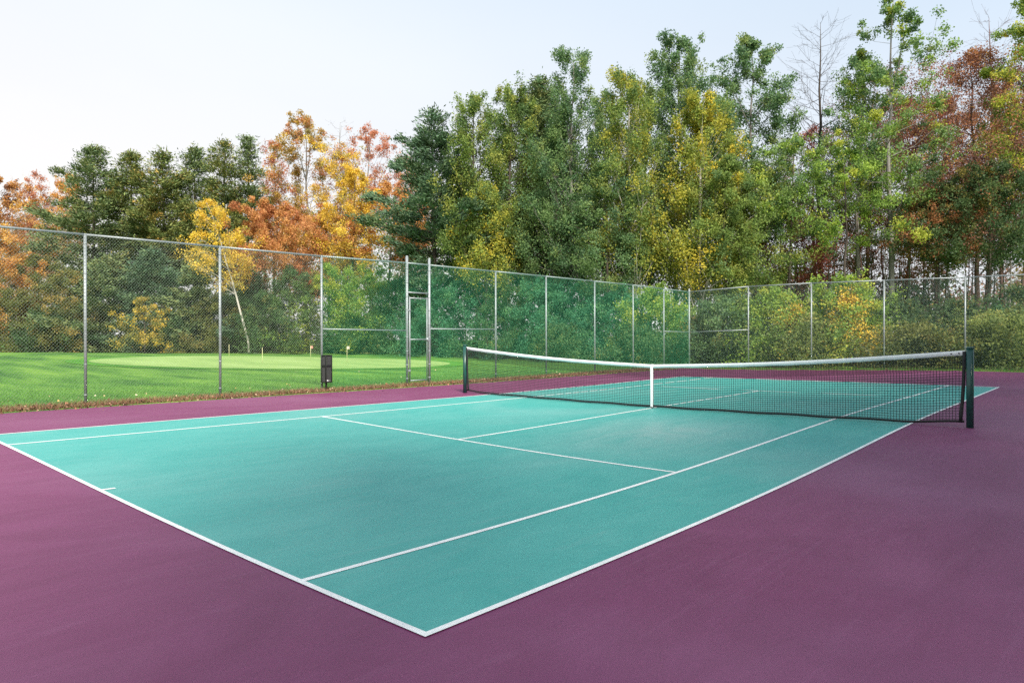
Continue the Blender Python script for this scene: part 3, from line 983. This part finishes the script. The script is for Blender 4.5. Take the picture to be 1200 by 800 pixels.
# ---- right: thin wood behind the back fence
B('ash_tree', 'leafless tree with fine dark branches against the sky', 'tree', 966, 54, 22, 200, 84, PAL['tan'], 0, .2, .4, 40, 'vase', bk='dark_bark', top_bare=True, sub=7)
B('ash_tree', 'leafless purple-brown twiggy tree beside the tallest poplar', 'tree', 1012, 56, 88, 250, 78, PAL['redbrown'], 3600, .14, .5, 44, 'vase', bk='red_bark', sub=8)
B('poplar_tree', 'tallest green poplar on the right, its top cut by the photo edge', 'tree', 1056, 47, -6, 250, 92, PAL['lime'] + PAL['poplargreen'], 7500, .19, .40, 22, 'oval', bk='grey_bark', group=POP)
B('poplar_tree', 'slim green poplar close left of the tallest one', 'tree', 1004, 50, 62, 220, 56, PAL['poplargreen'] + PAL['lime'], 6000, .18, .42, 26, 'oval', bk='grey_bark', group=POP)
B('aspen_tree', 'lime green low crowned tree under the leafless fine-branched one', 'tree', 985, 46, 178, 285, 92, PAL['lime'], 4200, .17, .36, 13, 'oval', bk='dark_bark', group=POP)
B('aspen_tree', 'lime green tree with clumps of leaves left of the leafless fine-branched one', 'tree', 928, 47, 160, 265, 78, PAL['lime'] + PAL['poplargreen'], 4500, .17, .38, 15, 'oval', bk='dark_bark', group=POP, seed=5)
B('maple_tree', 'red leaved tree behind the tallest poplar', 'tree', 1062, 58, 118, 270, 104, PAL['red'] + PAL['redbrown'], 9000, .2, .5, 30, 'oval', bk='red_bark')
B('oak_tree', 'large red-brown oak with bare twigs on top at the right', 'tree', 1146, 50, 64, 270, 146, PAL['redbrown'] + PAL['rust'][:2], 17000, .16, .75, 60, 'oval', bk='red_bark', sub=6)
B('ash_tree', 'leafless thin tree top rising over the red-brown oak', 'tree', 1152, 54, 18, 150, 58, PAL['tan'], 0, .2, .4, 26, 'vase', bk='red_bark', sub=6)
B('maple_tree', 'dark green low branching tree under the red-brown oak', 'tree', 1158, 45, 195, 300, 120, PAL['darkgreen'], 12000, .18, .45, 30, 'oval')
B('maple_tree', 'dark green small tree with orange tinge left of the low branching one', 'tree', 1095, 46, 225, 300, 74, PAL['darkgreen'] + PAL['rust'][:1], 6500, .17, .42, 24, 'oval')
B('poplar_tree', 'yellow-green tree cut by the right edge of the photo', 'tree', 1222, 46, -30, 220, 74, PAL['lime'] + PAL['poplaryellow'], 9000, .18, .42, 28, 'oval', group=POP)
B('oak_tree', 'rusty orange tree at the right edge beside the oak', 'tree', 1200, 55, 120, 270, 90, PAL['rust'] + PAL['redbrown'], 8000, .2, .5, 28, 'oval', bk='red_bark')
B('maple_tree', 'small red tree low behind the fence right of the dense poplar', 'tree', 918, 52, 240, 335, 80, PAL['red'], 5500, .17, .45, 24, 'oval', bk='red_bark')
B('maple_tree', 'small red-brown tree low behind the third back fence post', 'tree', 1035, 56, 235, 330, 90, PAL['red'] + PAL['rust'], 4200, .18, .45, 24, 'oval', bk='red_bark')

B('maple_tree', 'purple-red tree between the dense poplar and the lime green ones', 'tree', 955, 60, 150, 280, 70, PAL['redbrown'] + PAL['red'], 4500, .17, .5, 26, 'oval', bk='red_bark', seed=3)
B('oak_tree', 'red-brown tree filling the gap between the tallest poplar and the large oak', 'tree', 1098, 60, 116, 300, 96, PAL['redbrown'] + PAL['rust'][:2], 11000, .16, .55, 34, 'oval', bk='red_bark', seed=4)
B('oak_tree', 'dark brown-red tree behind the large oak at the right edge', 'tree', 1178, 62, 100, 300, 90, PAL['redbrown'], 9000, .17, .55, 34, 'oval', bk='red_bark', seed=6)
B('alder_tree', 'dark green low tree in the thin wood below the purple-red one', 'tree', 960, 55, 225, 330, 90, PAL['darkgreen'] + PAL['red'][:1], 5500, .17, .5, 26, 'oval', seed=8)

# slim trunks of the thin wood
rg = np.random.default_rng(77)
for i in range(46):
    u = 868 + i * 7.6 + rg.uniform(-4, 4); d = rg.uniform(47, 66)
    x, y, z = at(u, d)
    h = rg.uniform(10, 17)
    t = thing('sapling_tree', 'slim leafless trunk among many in the thin wood behind the back fence', 'tree', (x, y, z - .05), 'slim trunks behind the back fence')
    m = MB()
    dx, dy = rg.normal(0, .6, 2)
    pts = [np.array([x + dx * f + rg.normal(0, .06), y + dy * f + rg.normal(0, .06), z - .1 + h * f]) for f in np.linspace(0, 1, 6)]
    rr = rg.uniform(.05, .13)
    m.tube(pts, rr * (1 - np.linspace(0, .93, 6)), 7)
    for j in range(12):
        f = rg.uniform(.3, .97); p0 = pts[0] + (pts[-1] - pts[0]) * f
        a = rg.uniform(0, 6.28); L = rg.uniform(.8, 2.2) * (1.2 - f * .6)
        p1 = p0 + np.array([math.cos(a) * L, math.sin(a) * L, L * rg.uniform(.5, 1.2)])
        m.tube([p0, (p0 + p1) / 2 + rg.normal(0, .08, 3), p1], [rr * .3, rr * .2, .006], 4, cap=False)
        for kx in range(3):
            p2 = p0 + (p1 - p0) * rg.uniform(.4, .95)
            m.tube([p2, p2 + rg.normal(0, .35, 3) + np.array([0, 0, .4])], [.012, .005], 3, cap=False)
    m.build('trunk', ['dark_bark', 'red_bark', 'grey_bark'][i % 3], t, smooth=True)

# bushes right behind the fences
BU = 'bushes behind the fences'
for i, (u, d, vt, w, pal, n, lab) in enumerate((
        (990, 36.5, 333, 80, 'lime', 7000, 'bright green bush with yellow leaves behind the back fence'),
        (1000, 35.6, 345, 38, 'yellow', 1500, 'small yellow bush in front of the bright green one'),
        (932, 37.5, 362, 30, 'yellow', 1300, 'small yellow shrub low by the second back fence post'),
        (905, 39, 345, 75, 'lime', 5000, 'green bush behind the first bay of the back fence'),
        (945, 36.8, 375, 60, 'olivelit', 5000, 'grey green low bush between the two yellow ones'),
        (1075, 33.5, 385, 75, 'olive', 5500, 'low olive brown bush left of the right net post'),
        (1165, 31.5, 374, 78, 'olivelit', 6500, 'rounded olive bush right of the net post behind the fence'),
        (1222, 32, 362, 70, 'under', 6000, 'mid green bush cut by the right edge of the photo'),
        (1120, 34, 356, 84, 'darkgreen', 3200, 'dark bush behind the fourth back fence post'),
        (1195, 34.5, 340, 92, 'darkgreen', 3000, 'dark tall bush at the right edge behind the olive ones'),
        (1050, 37, 350, 66, 'darkgreen', 3000, 'dark bush right of the bright green one'),
        (850, 41, 350, 70, 'poplargreen', 6000, 'leafy green bush just right of the fence corner'),
        (825, 41.5, 375, 55, 'darkgreen', 5500, 'dark low bush at the fence corner'),
        (768, 46, 342, 66, 'lime', 7500, 'light green bush just left of the fence corner'),
        (725, 48, 345, 70, 'teal', 7500, 'blue-green bush behind the left fence, second from the corner'),
        (680, 50, 335, 75, 'teal', 7500, 'blue-green bush below the tall airy poplar'),
        (635, 52, 330, 75, 'teal', 7500, 'dark blue-green bush below the dark pine'),
        (590, 54, 335, 75, 'under', 7500, 'green bush behind the fence below the olive poplars'),
        (545, 56, 330, 75, 'teal', 7500, 'blue-green bush right of the gate'),
        (505, 58, 335, 70, 'teal', 7000, 'dark bush behind the right gate post'),
        (660, 47, 385, 50, 'under', 4500, 'low green bush behind the far half of the left fence'),
        (745, 44, 385, 50, 'under', 4500, 'low dark green bush close behind the left fence near the corner'))):
    B('woodland_bush', lab, 'bush', u, d, vt, 425, w, PAL[pal], n, .15, .42, 26, 'dome', group=BU, seed=i + 40)

# far-off wood that reads as one mass
rg = np.random.default_rng(5)
mbx = MB(); cl = []
for (ua, ub, da, db, va, vb, n, pal) in ((-60, 520, 86, 100, 255, 405, 42000, 'pine'), (480, 880, 66, 84, 225, 412, 42000, 'darkgreen'),
                                         (860, 1290, 66, 84, 322, 420, 14000, 'redbrown'), (860, 1290, 60, 80, 340, 420, 22000, 'darkgreen')):
    nc = n // 90
    u = rg.uniform(ua, ub, nc); d = rg.uniform(da, db, nc)
    topv = va + 14 * np.sin(u * .045) + 10 * np.sin(u * .13 + 1)
    v = topv + (vb - topv) * rg.uniform(0, 1, nc) ** 1.1
    lat = (u - 600) / FPX * d
    cx = CAM[0] + math.cos(YAW) * d + math.sin(YAW) * lat; cy = CAM[1] + math.sin(YAW) * d - math.cos(YAW) * lat
    cz = CAM[2] + (397.9 - v) / FPX * d
    C = np.stack([cx, cy, cz], -1)
    idx = rg.integers(0, nc, n)
    pos = C[idx] + rg.normal(size=(n, 3)) * np.array([1.1, 1.1, .8])
    col = (pick(PAL[pal], nc, rg)[idx] * .6 + pick(PAL[pal], n, rg) * .4) * rg.uniform(.7, 1.3, (n, 1))
    leaves(mbx, cl, pos, .34, .7, rg, col)
setting(mbx.build('woodland', 'foliage', colours=np.vstack(cl)), 'stuff')

# unseen row of trees, added along the right of the court to shade it
mbx = MB(); cl = []
rg = np.random.default_rng(31)
for i in range(12):
    x = -9.6 + i * 2.9 + rg.uniform(-1, 1); y = -11.5 - rg.uniform(0, 4); hh = rg.uniform(15, 20)
    n = 2700; nc = 65
    th = rg.uniform(0, 6.28, nc); q = rg.uniform(0, 1, nc); e = 3.2 * np.sin(np.pi * (q * .9 + .08)) * rg.uniform(.3, 1.1, nc)
    C = np.stack([x + e * np.cos(th), y + e * np.sin(th), 1.0 + q * hh], -1)
    pos = C[rg.integers(0, nc, n)] + rg.normal(size=(n, 3)) * np.array([.7, .7, .6])
    pos[:, 2] = np.maximum(pos[:, 2], .2)
    leaves(mbx, cl, pos, .40, .75, rg, pick(PAL['darkgreen'], n, rg))
    k0 = mbx.n
    mbx.wires([(x, y, -.1)], [(x, y, hh)], .16)
    cl.append(np.tile([[.06, .05, .042]], (4, 1)))
setting(mbx.build('woodland', 'foliage', colours=np.vstack(cl)), 'stuff')

# ------------------------------------------------------------------ grass and fallen leaves
rg = np.random.default_rng(9)


def blades(n, x0, x1, y0, y1, h, pal, name, mat='fallen_leaves', zadd=0.0):
    x = rg.uniform(x0, x1, n); y = rg.uniform(y0, y1, n)
    z = land_z(x, y) + zadd
    hh = h * rg.uniform(.5, 1.4, n)
    a = rg.uniform(0, 6.28, n); w = .004 + .004 * rg.uniform(0, 1, n)
    ln = rg.normal(0, .45, (n, 2)) * hh[:, None]
    v = np.stack([np.stack([x - np.cos(a) * w, y - np.sin(a) * w, z - .01], -1), np.stack([x + np.cos(a) * w, y + np.sin(a) * w, z - .01], -1),
                  np.stack([x + ln[:, 0], y + ln[:, 1], z + hh], -1)], 1).reshape(-1, 3)
    return v, np.arange(n * 3).reshape(n, 3), pick(pal, n, rg) * rg.uniform(.7, 1.3, (n, 1))


GR = [(.045, .120, .022, 3), (.065, .150, .027, 3), (.034, .085, .02, 2), (.09, .16, .036, 1)]
DRY = [(.13, .070, .042, 3), (.095, .052, .034, 3), (.075, .095, .026, 1.6), (.18, .115, .065, 1)]
m = MB(); cc = []
for args in ((90000, -4, 33, 15.0, 22, .045, GR), (26000, -4, 33, 22, 30, .05, GR), (16000, 31.5, 36, -8, 17, .08, GR[:3] + DRY[:2])):
    v, f, c = blades(*args, 'g')
    m.add(v, tris=f); cc.append(c)
setting(m.build('grass', 'fallen_leaves', colours=np.vstack(cc)), 'stuff')
m = MB(); cc = []
for args in ((26000, -4, 32.4, 14.70, 15.35, .12, DRY), (9000, -4, 32.4, 15.1, 15.8, .11, DRY + GR[:2]), (3000, 31.25, 31.6, -6, 14.7, .06, DRY + GR)):
    v, f, c = blades(*args, 'd')
    m.add(v, tris=f); cc.append(c)
setting(m.build('dry_grass', 'fallen_leaves', colours=np.vstack(cc)), 'stuff')
LV = [(.13, .068, .042, 3), (.095, .05, .035, 3), (.18, .105, .065, 2), (.07, .042, .03, 2), (.36, .26, .18, .5), (.18, .08, .045, 1)]
m = MB(); cc = []
n = 6500
x = rg.uniform(-4, 32.3, n); y = 14.70 + np.abs(rg.normal(0, .30, n)) + .10 * np.sin(x * 1.7) * rg.uniform(0, 1, n)
pos = np.stack([x, y, land_z(x, y) + np.abs(rg.normal(.03, .045, n))], -1)
leaves(m, cc, pos, .06, .75, rg, pick(LV, n, rg) * rg.uniform(.7, 1.2, (n, 1)), up=1.2)
n = 130
x = rg.uniform(-3, 33, n); y = 15.2 + rg.exponential(2.2, n)
pos = np.stack([x, y, land_z(x, y) + .05], -1)
leaves(m, cc, pos, .058, .8, rg, pick([(.36, .27, .16, 2), (.3, .18, .07, 1), (.38, .32, .24, 1)], n, rg), up=2.0)
n = 120
x = rg.uniform(-3, 31, n); y = 14.7 - rg.exponential(.16, n)
pos = np.stack([x, y, court_z(x, y) + .012], -1)
leaves(m, cc, pos, .055, .75, rg, pick(LV, n, rg), up=3.0)
setting(m.build('fallen_leaves', 'fallen_leaves', colours=np.vstack(cc)), 'stuff')

# ------------------------------------------------------------------ light and sky
SUN_EL, SUN_AZ = 42.0, 236.0         # where the sun stands: azimuth counter-clockwise from +X
sd = np.array([math.cos(rad(SUN_EL)) * math.cos(rad(SUN_AZ)), math.cos(rad(SUN_EL)) * math.sin(rad(SUN_AZ)), math.sin(rad(SUN_EL))])
L = bpy.data.lights.new('sun', 'SUN')
L.energy = 3.3; L.angle = rad(12); L.color = (1, .93, .80)
lo = bpy.data.objects.new('sun', L); COL.objects.link(lo)
from mathutils import Vector
lo.rotation_euler = Vector(-sd).to_track_quat('-Z', 'Y').to_euler()
w = bpy.data.worlds.new('World'); SC.world = w; w.use_nodes = True
nt = w.node_tree
bg = nt.nodes['Background']
sky = N(nt, 'ShaderNodeTexSky', sky_type='NISHITA')
sky.sun_disc = False
sky.sun_elevation = rad(SUN_EL); sky.sun_rotation = rad(90 - SUN_AZ)
sky.air_density = 1.0; sky.dust_density = 2.5; sky.ozone_density = 1.0
tc = N(nt, 'ShaderNodeTexCoord')
mp = N(nt, 'ShaderNodeMapping'); mp.inputs['Scale'].default_value = (1, 1, 3.2)
nt.links.new(tc.outputs['Generated'], mp.inputs[0])
no = N(nt, 'ShaderNodeTexNoise', Scale=1.1, Detail=5.0, Roughness=.45, Distortion=.2)
nt.links.new(mp.outputs[0], no.inputs['Vector'])
cr = ramp(nt, no.outputs[0], [(.30, (.90, .90, .90)), (.58, (.99, .99, .99))])
dt = N(nt, 'ShaderNodeVectorMath', operation='DOT_PRODUCT'); dt.inputs[1].default_value = (.15, -.20, .95)
nt.links.new(tc.outputs['Generated'], dt.inputs[0])
open_blue = ramp(nt, dt.outputs['Value'], [(.02, (8.5, 8.35, 8.3)), (.28, (7.6, 8.05, 8.6)), (.56, (5.6, 6.9, 8.4))])
col = mixc(nt, cr.outputs[0], sky.outputs[0], open_blue.outputs[0])
nt.links.new(col, bg.inputs['Color'])
bg.inputs['Strength'].default_value = .050

vs = SC.view_settings
SC.display_settings.display_device = 'sRGB'
vs.view_transform = 'Standard'; vs.look = 'None'; vs.exposure = 1.27; vs.gamma = 1.0; vs.use_curve_mapping = False
SC.render.engine = 'CYCLES'
SC.cycles.max_bounces = 6; SC.cycles.diffuse_bounces = 3; SC.cycles.transmission_bounces = 4; SC.cycles.transparent_max_bounces = 4
SC.cycles.use_denoising = False

for o in SC.objects:
    if '_o' in o.keys():
        del o['_o']
